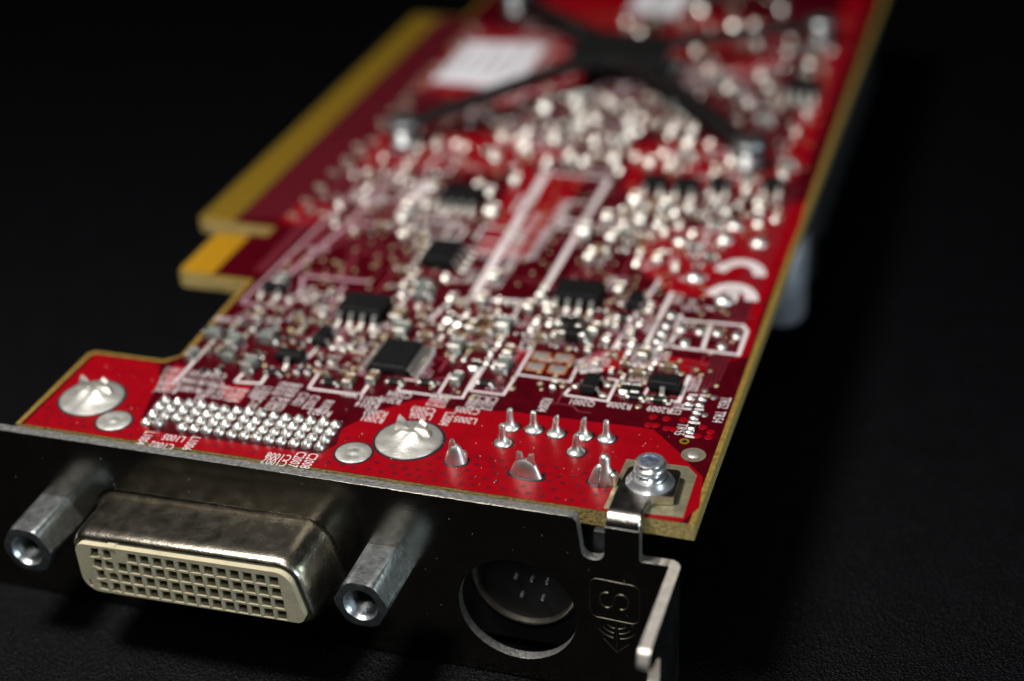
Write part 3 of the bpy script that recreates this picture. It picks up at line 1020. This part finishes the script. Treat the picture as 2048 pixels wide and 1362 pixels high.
part('grid_floor', mb.mesh('grid_floor', ['hole']), parent=conn)
# moulded key nub on the insert's top edge
mb = MB()
mb.box(-52.0 + 44.4, -51.0 + 44.4, -8.50, -7.0, -5.95 + 8.4, -5.66 + 8.4, ch=.1)
part('key_nub', mb.mesh('key_nub', ['beige']), parent=conn)

# hexagonal jack screws
def hexmesh():
    mb = MB()
    AF = 2.3
    R = AF / math.cos(math.pi / 6)
    hexa = [(R * math.cos(math.radians(60 * k)), R * math.sin(math.radians(60 * k))) for k in range(6)]
    n = 48
    def hx(t, lim=9):
        a = (t % (math.pi / 3)) - math.pi / 6
        return min(AF / math.cos(a), lim)
    sec = [(-1.9, 9, None), (-7.25, 9, None), (-7.62, 2.42, None), (-7.66, 2.2, None), (-7.66, None, 1.62), (-7.3, None, 1.42)]
    k2 = 0
    y = -7.3
    while y > -6.95 - 0.0 and False:
        pass
    for j in range(7):
        sec += [(-7.3 + .35 * j + .17, None, 1.58), (-7.3 + .35 * j + .35, None, 1.40)]
    vs, fs = [], []
    for y, lim, rr in sec:
        for k in range(n):
            a = 2 * math.pi * k / n
            r = rr if rr is not None else hx(a, lim)
            vs.append((r * math.cos(a), y, r * math.sin(a)))
    for i in range(len(sec) - 1):
        for k in range(n):
            j = (k + 1) % n
            fs.append((i * n + k, i * n + j, (i + 1) * n + j, (i + 1) * n + k))
    fs.append(tuple(range((len(sec) - 1) * n, len(sec) * n)))
    mb.add(vs, fs)
    return mb.mesh('jack_screw', ['hex'], smooth=True)


hm = hexmesh()
for x, z in ((-61.1, -8.6), (-27.75, -8.2)):
    o = part('jack_screw', hm, (x, 0, z), ry=RY)

# body of the display connector under the board
mb = MB()
mb.box(-58, -31, -0.95, 13.5, -15.0, -1.65, ch=.3)
part('connector_body', mb.mesh('connector_body', ['sleeve']))

# ------------------------------------------------------------------ round video socket
vc = (-15.75, 1.6, -10.3)
mb = MB()
mb.lathe([(5.10, 10.0), (5.10, .25), (4.98, .04), (4.85, 0), (4.72, .06), (4.66, .35), (4.66, 8)], n=56, axis='y', cap=False)
vs_ = part('video_socket', mb.mesh('video_socket', ['ringsteel'], smooth=True), vc, label='round video socket behind a hole in the bracket')
mb = MB()
mb.lathe([(4.6, 7.0), (4.6, 3.0), (4.4, 2.8)], n=40, axis='y')
part('socket_core', mb.mesh('socket_core', ['hole'], smooth=True), parent=vs_)
mb = MB()
mb.lathe([(.22, 3.1), (.20, .2), (.14, .03), (.05, 0)], n=10, axis='y')
pm = mb.mesh('contact_pin', ['screw'], smooth=True)
for x, z in ((-16.63,-10.16), (-15.12,-10.15), (-13.67,-10.14), (-16.14,-12.13), (-14.15,-12.12)):
    part('contact_pin', pm, (x - vc[0], 0, z - vc[2]), parent=vs_)
mb = MB()
mb.box(-23, -8.2, 2.2, 13, -17.6, -1.65, ch=.3)
part('socket_body', mb.mesh('socket_body', ['sleeve']))
mb = MB()
mb.box(-8.6, -7.5, -.6, 1.4, -5.2, -1.7, ch=.1)
part('socket_clip', mb.mesh('socket_clip', ['sleeve']))

# ------------------------------------------------------------------ surface mounted parts
def smd_meshes(L, W, H, bm):
    mb = MB()
    t = L * .2
    mb.box(-L / 2 + t * .8, L / 2 - t * .8, -W / 2, W / 2, .03, H, ch=.05)
    body = mb.mesh('body', [bm])
    mb = MB()
    # metal end cap and a rounded solder fillet running down to the pad
    mb.box(L / 2 - t, L / 2, -W / 2 - .02, W / 2 + .02, .02, H + .02, ch=.06)
    n = 10
    F = W * .30 + .06
    vs, fs = [], []
    rows = 6
    for i in range(rows + 1):
        u = i / rows
        for k in range(n + 1):
            a = -math.pi / 2 + math.pi * k / n
            r = 1 - u
            ex = L / 2 - .04 + F * math.cos(a) * (1 - u ** 1.5)
            vs.append((ex, (W / 2 + .10) * math.sin(a) * (1 - .25 * u), H * .82 * u ** 0.85))
    for i in range(rows):
        for k in range(n):
            a = i * (n + 1) + k
            fs.append((a, a + 1, a + n + 2, a + n + 1))
    mb.add(vs, fs)
    term = mb.mesh('terminal', ['fillet'], smooth=True)
    return body, term


SM = {
    'r2': smd_meshes(.68, .36, .26, 'res'), 'c2': smd_meshes(.68, .38, .34, 'cap'),
    'r4': smd_meshes(1.0, .52, .36, 'res'), 'c4': smd_meshes(1.0, .55, .5, 'cap'),
    'r6': smd_meshes(1.6, .82, .45, 'res'), 'c6': smd_meshes(1.6, .85, .8, 'cap'), 'g6': smd_meshes(1.6, .85, .8, 'grey'),
    'c8': smd_meshes(2.0, 1.25, 1.0, 'grey'), 'b8': smd_meshes(2.0, 1.25, 1.0, 'cap'), 'l8': smd_meshes(2.6, 1.7, 1.2, 'chip'),
}
NAME = {'r': 'resistor', 'c': 'capacitor', 'g': 'capacitor', 'b': 'capacitor', 'l': 'inductor'}
used = []


def smd(kind, x, y, rz=0):
    used.append((x, y, {'2': .8, '8': 1.9}.get(kind[1], 1.3)))
    body, term = SM[kind]
    a = math.radians(rz + rnd.uniform(-2.5, 2.5))
    o = part(NAME[kind[0]], body, (x, y, 0.06), rz=a)
    part('terminal', term, (0, 0, 0), parent=o)
    part('terminal', term, (0, 0, 0), rz=math.pi, parent=o)
    return o


# (kind, x, y, rotation): 0 lies along the bracket, 90 along the card
LIST = [
    ('r6', -38.70,13.61, 0), ('c6', -36.88,14.14, 90), ('c6', -34.86,15.20, 90), ('r6', -32.62,15.18, 0), ('r6', -29.61,15.81, 0), ('g6', -26.84,16.96, 90), ('r6', -24.00,16.98, 0), ('c8', -23.20,20.33, 90),
    ('r4', -17.53,18.27, 90), ('c8', -28.89,22.72, 90), ('c8', -25.53,27.96, 90), ('c6', -28.77,26.88, 90), ('c6', -26.68,23.35, 0), ('r6', -26.06,19.93, 90),
    ('c8', -53.87,19.23, 0), ('c8', -51.13,18.22, 90), ('c8', -48.17,19.76, 0), ('g6', -54.28,15.13, 90), ('g6', -50.40,15.35, 0), ('c8', -47.60,14.64, 90), ('r6', -44.93,14.01, 0),
    ('r4', -42.67,14.95, 90), ('r4', -41.62,15.11, 90), ('c4', -39.85,14.95, 0), ('c4', -38.01,15.59, 0), ('r4', -41.24,16.96, 90), ('r4', -40.14,17.52, 90), ('r4', -38.59,16.23, 0),
    ('r4', -46.24,20.63, 0), ('r4', -44.72,19.96, 0), ('r4', -39.87,20.10, 90), ('r4', -39.28,20.64, 90), ('c4', -53.27,16.89, 90), ('c4', -52.09,16.77, 90), ('r4', -51.66,12.78, 0), ('r4', -50.42,13.37, 90),
    ('r4', -51.79,21.95, 0), ('r4', -50.54,21.71, 90), ('c6', -50.94,23.77, 90), ('c6', -46.49,23.96, 0), ('r4', -48.98,22.62, 0), ('c4', -52.58,21.23, 90), ('r4', -53.11,20.57, 0), ('r4', -47.91,21.49, 90),
    ('c8', -51.85,31.45, 90), ('b8', -36.75,27.12, 90), ('c8', -35.31,24.48, 90), ('c8', -35.94,31.94, 0), ('c8', -36.37,33.89, 0), ('l8', -18.08,27.34, 0), ('l8', -18.86,29.02, 0),
    ('r6', -10.78,19.17, 90), ('r6', -9.73,19.24, 90), ('r6', -9.50,17.93, 0), ('r6', -7.22,18.03, 0), ('c6', -7.55,23.72, 0), ('r4', -3.27,14.26, 90),
    ('r6', -31.60,28.34, 90), ('r6', -30.32,27.78, 90), ('c4', -31.66,26.19, 90), ('c4', -30.39,25.65, 90), ('r4', -28.43,23.85, 0), ('r4', -25.01,24.67, 90), ('r4', -25.32,29.82, 0),
    ('c6', -24.18,32.25, 90), ('g6', -23.66,35.03, 90), ('r4', -23.59,26.85, 0), ('r4', -22.67,29.91, 90), ('r4', -21.28,29.71, 90), ('r4', -20.44,30.12, 90), ('r4', -25.07,20.85, 90), ('r4', -24.15,20.39, 90),
    ('c6', -16.06,38.05, 90), ('c4', -15.59,31.05, 90), ('c4', -14.62,30.76, 90), ('r6', -14.21,32.44, 0), ('r4', -16.75,33.46, 0), ('c6', -16.43,29.28, 90), ('r4', -14.13,34.61, 0), ('c4', -12.00,34.57, 90), ('r4', -12.39,31.81, 90),
    ('r4', -12.16,27.73, 90), ('r4', -14.82,28.12, 90), ('c6', -29.78,37.73, 90), ('c8', -35.01,52.92, 90), ('c8', -36.60,43.43, 0), ('c6', -38.21,35.78, 90), ('c6', -40.74,45.03, 0), ('c6', -42.91,45.18, 90),
    ('c6', -21.07,44.51, 90), ('b8', -20.31,45.91, 0), ('g6', -18.83,51.27, 0), ('c6', -21.71,54.55, 90), ('b8', -19.53,56.37, 0), ('c8', -23.21,50.28, 90), ('c6', -16.36,50.55, 0),
]
for k, x, y, r in LIST:
    smd(k, x, y, r)

# four bare square pads with flux, and other solder pads
mb = MB()
mb.plate(rpoly([(-.92, -.76, .12), (.92, -.76, .12), (.92, .76, .12), (-.92, .76, .12)], 2), 0, .03, mi=1)
mb.plate(rpoly([(-.78, -.62, .12), (.78, -.62, .12), (.78, .62, .12), (-.78, .62, .12)], 2), .03, .07, mi=0)
sq = mb.mesh('square_pad', ['solderflat', 'amber'])
for x, y in [(-20.35,23.37), (-18.08,23.52), (-20.34,21.31), (-18.05,21.28)]:
    o = part('square_pad', sq, (x, y, .064))
    used.append((x, y, 1.5))
mb = MB()
mb.lathe([(.46, 0), (.44, .06), (.34, .15), (.18, .21), (.05, .22)], n=16, sy=.72)
sp = mb.mesh('solder_pad', ['solder'], smooth=True)
for x, y in [(-4.48,19.24), (-3.40,19.33), (-4.44,18.17), (-3.41,18.24), (-3.41,16.91), (-3.44,15.94), (-3.35,13.55)]:
    part('solder_pad', sp, (x, y, .064))
mb = MB()
mb.lathe([(.75, 0), (.73, .10), (.6, .22), (.35, .32), (.1, .34)], n=16, sx=.72)
sp2 = mb.mesh('solder_pad', ['solder'], smooth=True)
for x, y in [(-8.12,31.88), (-6.21,31.81), (-7.18,29.23), (-4.46,31.92), (-2.46,31.78), (-3.50,29.40), (-9.70,34.36), (-9.74,32.23), (-9.84,30.64), (-9.91,28.98)]:
    part('solder_pad', sp2, (x, y, .064))
    used.append((x, y, 1.2))
mb = MB()
mb.lathe([(1.05, 0), (1.0, .14), (.8, .34), (.45, .5), (.1, .55)], n=20)
sp3 = mb.mesh('solder_pad', ['solder'], smooth=True)
for x, y in [(-5.14,38.70), (-9.10,42.98), (-7.75,52.50), (-3.95,52.48), (-12.37,50.95), (-7.33,56.19)]:
    part('solder_pad', sp3, (x, y, .064))
    used.append((x, y, 1.6))


# gull-wing leads and chips
def leadmesh(w, L, h):
    mb = MB()
    p = [(0, h * .6), (L * .25, h * .6), (L * .48, h * .2), (L * .55, .10), (L, .08)]
    t = .12
    vs, fs = [], []
    for y, z in p:
        vs += [(-w / 2, y, z), (w / 2, y, z), (w / 2, y, z + t), (-w / 2, y, z + t)]
    for k in range(len(p) - 1):
        a = 4 * k
        for i in range(4):
            j = (i + 1) % 4
            fs.append((a + i, a + j, a + 4 + j, a + 4 + i))
    a = 4 * (len(p) - 1)
    fs += [(a, a + 1, a + 2, a + 3)]
    mb.add(vs, fs)
    mb.lathe([(w * .72, 0), (w * .68, .05), (w * .48, .12), (w * .2, .17)], 0, L * .95, 12, sy=1.5)
    return mb.mesh('lead', ['lead'], smooth=True)


def chip(name, x, y, rz, bx, by, h, sides, lw, ll, size=2.4, dot=True):
    """body bx by by; sides: list of (side angle, count, pitch)"""
    used.append((x, y, max(bx, by) / 2 + 1.4))
    mb = MB()
    c = .18
    z = [(.12, c), (h * .55, 0), (h - .05, c * .9), (h, c * 1.5)]
    vs = []
    for zz, a in z:
        vs += [(-bx / 2 + a, -by / 2 + a, zz), (bx / 2 - a, -by / 2 + a, zz), (bx / 2 - a, by / 2 - a, zz), (-bx / 2 + a, by / 2 - a, zz)]
    fs = [(3, 2, 1, 0), (12, 13, 14, 15)]
    for i in range(3):
        for k in range(4):
            j = (k + 1) % 4
            fs.append((4 * i + k, 4 * i + j, 4 * i + 4 + j, 4 * i + 4 + k))
    mb.add(vs, fs)
    if dot and bx > 2.5:
        mb.lathe([(.28, h - .02), (.26, h + .004)], -bx / 2 + .7, -by / 2 + .7, 12)
    o = part(name, mb.mesh('chip', ['chip']), (x, y, .064), rz=math.radians(rz))
    lm = leadmesh(lw, ll, h)
    for ang, cnt, pitch in sides:
        a = math.radians(ang)
        half = (by if ang in (0, 180) else bx) / 2
        for k in range(cnt):
            u = (k - (cnt - 1) / 2) * pitch
            nx, ny = math.sin(-a), math.cos(a)
            tx, ty = math.cos(a), math.sin(a)
            part('lead', lm, (nx * half * .97 + tx * u, ny * half * .97 + ty * u, 0), rz=a, parent=o)
    return o


SO8 = [(0, 4, 1.27), (180, 4, 1.27)]
chip('chip', -40.68,27.50, 0, 5.0, 3.9, 1.5, SO8, .42, 1.15)
chip('chip', -19.81,35.48, 0, 5.0, 3.9, 1.5, SO8, .42, 1.15)
chip('chip', -39.56,55.49, 0, 4.9, 3.9, 1.5, SO8, .42, 1.1)
chip('chip', -36.74,40.67, 90, 4.9, 3.7, 1.5, SO8, .42, 1.1)
chip('chip', -33.92,19.12, 90, 5.6, 4.1, 1.05, [(0, 8, .66), (180, 8, .66)], .26, 1.0)
SOT = [(0, 1, 1), (180, 2, 1.9)]
chip('transistor', -14.05,18.75, 90, 2.9, 1.55, 1.05, [(0, 1, 1), (180, 2, 1.9)], .42, .75, dot=False)
chip('transistor', -7.15,20.24, 0, 3.0, 2.0, 1.25, [(180, 1, 1), (0, 2, 1.9)], .45, .8, dot=False)
chip('transistor', -13.83,35.56, 90, 2.9, 1.5, 1.1, SOT, .42, .75, dot=False)
chip('transistor', -42.68,21.07, 90, 2.9, 1.5, 1.1, SOT, .42, .75, dot=False)
chip('transistor', -44.26,16.83, 0, 3.0, 1.5, 1.1, [(0, 2, 1.9), (180, 1, 1)], .42, .75, dot=False)
chip('transistor', -52.09,29.77, 0, 2.6, 1.4, 1.1, [(0, 2, 1.9), (180, 2, 1.9)], .42, .75, dot=False)
chip('transistor', -18.34,63.85, 0, 3.0, 2.6, 1.5, SOT, .45, .8, dot=False)
chip('transistor', -14.61,63.82, 0, 3.0, 2.6, 1.5, SOT, .45, .8, dot=False)
chip('transistor', -10.84,65.21, 0, 2.6, 2.0, 1.4, SOT, .45, .8, dot=False)
chip('transistor', -4.87,66.53, 0, 2.6, 2.0, 1.4, SOT, .45, .8, dot=False)
chip('chip', -6.11,96.65, 0, 4.2, 4.0, 1.6, SO8, .42, 1.1)

# dense rows of small parts further along the card
KINDS = ['r4', 'c4', 'r6', 'c6', 'g6', 'c6', 'c8', 'r4', 'c4']


def scatter(x0, x1, y0, y1, cnt, kinds=KINDS, tries=14):
    for _ in range(cnt):
        for t in range(tries):
            x, y = rnd.uniform(x0, x1), rnd.uniform(y0, y1)
            k = rnd.choice(kinds)
            r = {'2': .55, '8': 1.6}.get(k[1], 1.0)
            if all((x - a) ** 2 + (y - b) ** 2 > (r + s) ** 2 * .62 for a, b, s in used):
                smd(k, x, y, rnd.choice((0, 90)))
                break


used += [(-32 + 2.2 * a, 38 + 3 * b, 2.2) for b in range(9) for a in range(3)]
used += [(-51, 92 + 2 * k, 5) for k in range(9)] + [(-31, 96, 6)]
for k in range(33):           # coupling capacitors in a row behind the edge contacts
    if k % 7 == 5: continue
    smd('c4', -57.6 + (k % 2) * 1.3, 47.0 + 2.05 * k, 0)
scatter(-52, -34, 17.5, 29, 44, ['r4', 'c4', 'r4'])
scatter(-34, -9, 21.5, 33, 46, ['r4', 'c4', 'c6'])
scatter(-40, -34, 31, 44, 8, ['r4', 'c4', 'c6'])
scatter(-20, -8, 44, 60, 34, ['c6', 'g6', 'b8', 'c4', 'r4'])
scatter(-46, -33, 44, 62, 12)
scatter(-20, -3, 57, 66, 30, ['r4', 'c4', 'c6', 'r6'])
scatter(-50, -4, 66, 92, 110)
scatter(-28, -3, 92, 122, 46)
scatter(-50, -10, 112, 140, 24)

scatter(-53, -31, 16.5, 31, 80, ['r2', 'c2', 'c2'])
scatter(-31, -9, 20.5, 34, 50, ['r2', 'c2'])
scatter(-56, -44, 45, 66, 30, ['c2', 'r2'])

# ------------------------------------------------------------------ cross-shaped spring clip behind the chip
CC = (-31.2, 98.0)
ENDS = [(-52.0, 69.5), (-8.6, 71.8), (-6.4, 116), (-53.0, 120)]
ZC = 3.2
mb = MB()
mb.plate(rpoly([(CC[0] - 6.5, CC[1] - 4.5, 2), (CC[0] + 6.5, CC[1] - 4.5, 2), (CC[0] + 6.5, CC[1] + 5.5, 2), (CC[0] - 6.5, CC[1] + 5.5, 2)], 4), ZC, ZC + 1.2)
clip = part('spring_clip', mb.mesh('spring_clip', ['black']), label='black cross-shaped spring clip of the cooler')
bevel(clip, .2, 2)
for ex_, ey_ in ENDS:
    d = Vector((ex_ - CC[0], ey_ - CC[1]))
    u = d.normalized()
    nn = Vector((-u.y, u.x))
    st = Vector(CC) + u * 4.5
    en = Vector((ex_, ey_))
    w0, w1 = 3.0, 1.9
    mb = MB()
    seg = 8
    vs, fs = [], []
    for k in range(seg + 1):
        t = k / seg
        p = st.lerp(en + u * .6, t)
        wv = w0 + (w1 - w0) * t
        zz = ZC + .1 - 1.2 * t * t
        for s, h in ((-1, 0), (1, 0), (1, 1.05), (-1, 1.05)):
            q = p + nn * s * wv * .5
            vs.append((q.x, q.y, zz + h))
    for k in range(seg):
        a = 4 * k
        for i in range(4):
            j = (i + 1) % 4
            fs.append((a + i, a + j, a + 4 + j, a + 4 + i))
    fs += [(0, 3, 2, 1), tuple(4 * seg + i for i in (0, 1, 2, 3))]
    mb.add(vs, fs)
    o = part('clip_arm', mb.mesh('clip_arm', ['black']), parent=clip, loc=(0, 0, 0))
    bevel(o, .15, 2)
    mb = MB()
    mb.lathe([(1.9, 0), (1.9, .5), (1.3, .6), (1.3, 1.2)], n=20, mi=1)
    hp = []
    for k in range(70):
        a = 2 * math.pi * k / 16
        hp.append((1.65 * math.cos(a), 1.65 * math.sin(a), .5 + 1.9 * k / 69))
    mb.tube(hp, .22, 6, mi=0)
    mb.lathe([(1.0, 3.0), (2.1, 3.05), (2.15, 3.35), (1.9, 3.8), (1.1, 4.05), (.3, 4.1)], n=22, mi=0)
    part('clip_screw', mb.mesh('clip_screw', ['hex', 'black'], smooth=True), (ex_, ey_, .07))

# paper labels
def label(poly, lines, name):
    mb = MB()
    mb.plate(poly, 0, .08)
    o = part('paper_label', mb.mesh('paper_label', ['paper']), (0, 0, .12), label=name)
    mb = MB()
    for p, wd in lines:
        mb.line(p, wd, 0)
    part('label_print', mb.mesh('label_print', ['ink'], fix=False), (0, 0, .09), parent=o, kind='stuff')


label([(-56.4, 91.2), (-44.0, 91.0), (-44.8, 108.0), (-56.6, 107.2)],
      [([(-55.5 + 2.1 * k, 94 + (k % 3)), (-55.5 + 2.1 * k, 106 - (k % 2) * 3)], .8) for k in range(5)], 'white paper label beside the spring clip')
label([(-37.0, 124.0), (-29.0, 124.0), (-29.5, 142), (-37.2, 142)], [([(-36 + 1.7 * k, 127), (-36 + 1.7 * k, 139)], .5) for k in range(3)], 'white paper label behind the spring clip')

# ------------------------------------------------------------------ parts under the board, seen past its edge
mb = MB()
mb.lathe([(3.3, -1.7), (3.3, -2.4), (3.0, -2.8), (3.25, -3.2), (3.25, -12.6), (2.9, -13.2), (.4, -13.2)], n=32)
part('can_capacitor', mb.mesh('can_capacitor', ['alu'], smooth=True), (-2.7, 60.5, 0))
mb = MB()
mb.lathe([(4.1, -1.7), (4.1, -2.4), (3.8, -2.8), (4.05, -3.2), (4.05, -12.6), (3.7, -13.2), (.4, -13.2)], n=32)
part('can_capacitor', mb.mesh('can_capacitor', ['sleeve'], smooth=True), (-4.0, 70.5, 0))
mb = MB()
mb.box(-58, -2.6, 76, 142, -18.3, -3.4, ch=1.5)
part('cooler_shroud', mb.mesh('cooler_shroud', ['sleeve']), label='dark cooler body under the board')
for k in range(7):
    mb = MB()
    mb.box(-2.5, -0.9, 84 + 8 * k, 88.5 + 8 * k, -14.0, -5.0, ch=.3)
    part('cooler_fin', mb.mesh('cooler_fin', ['sleeve']))
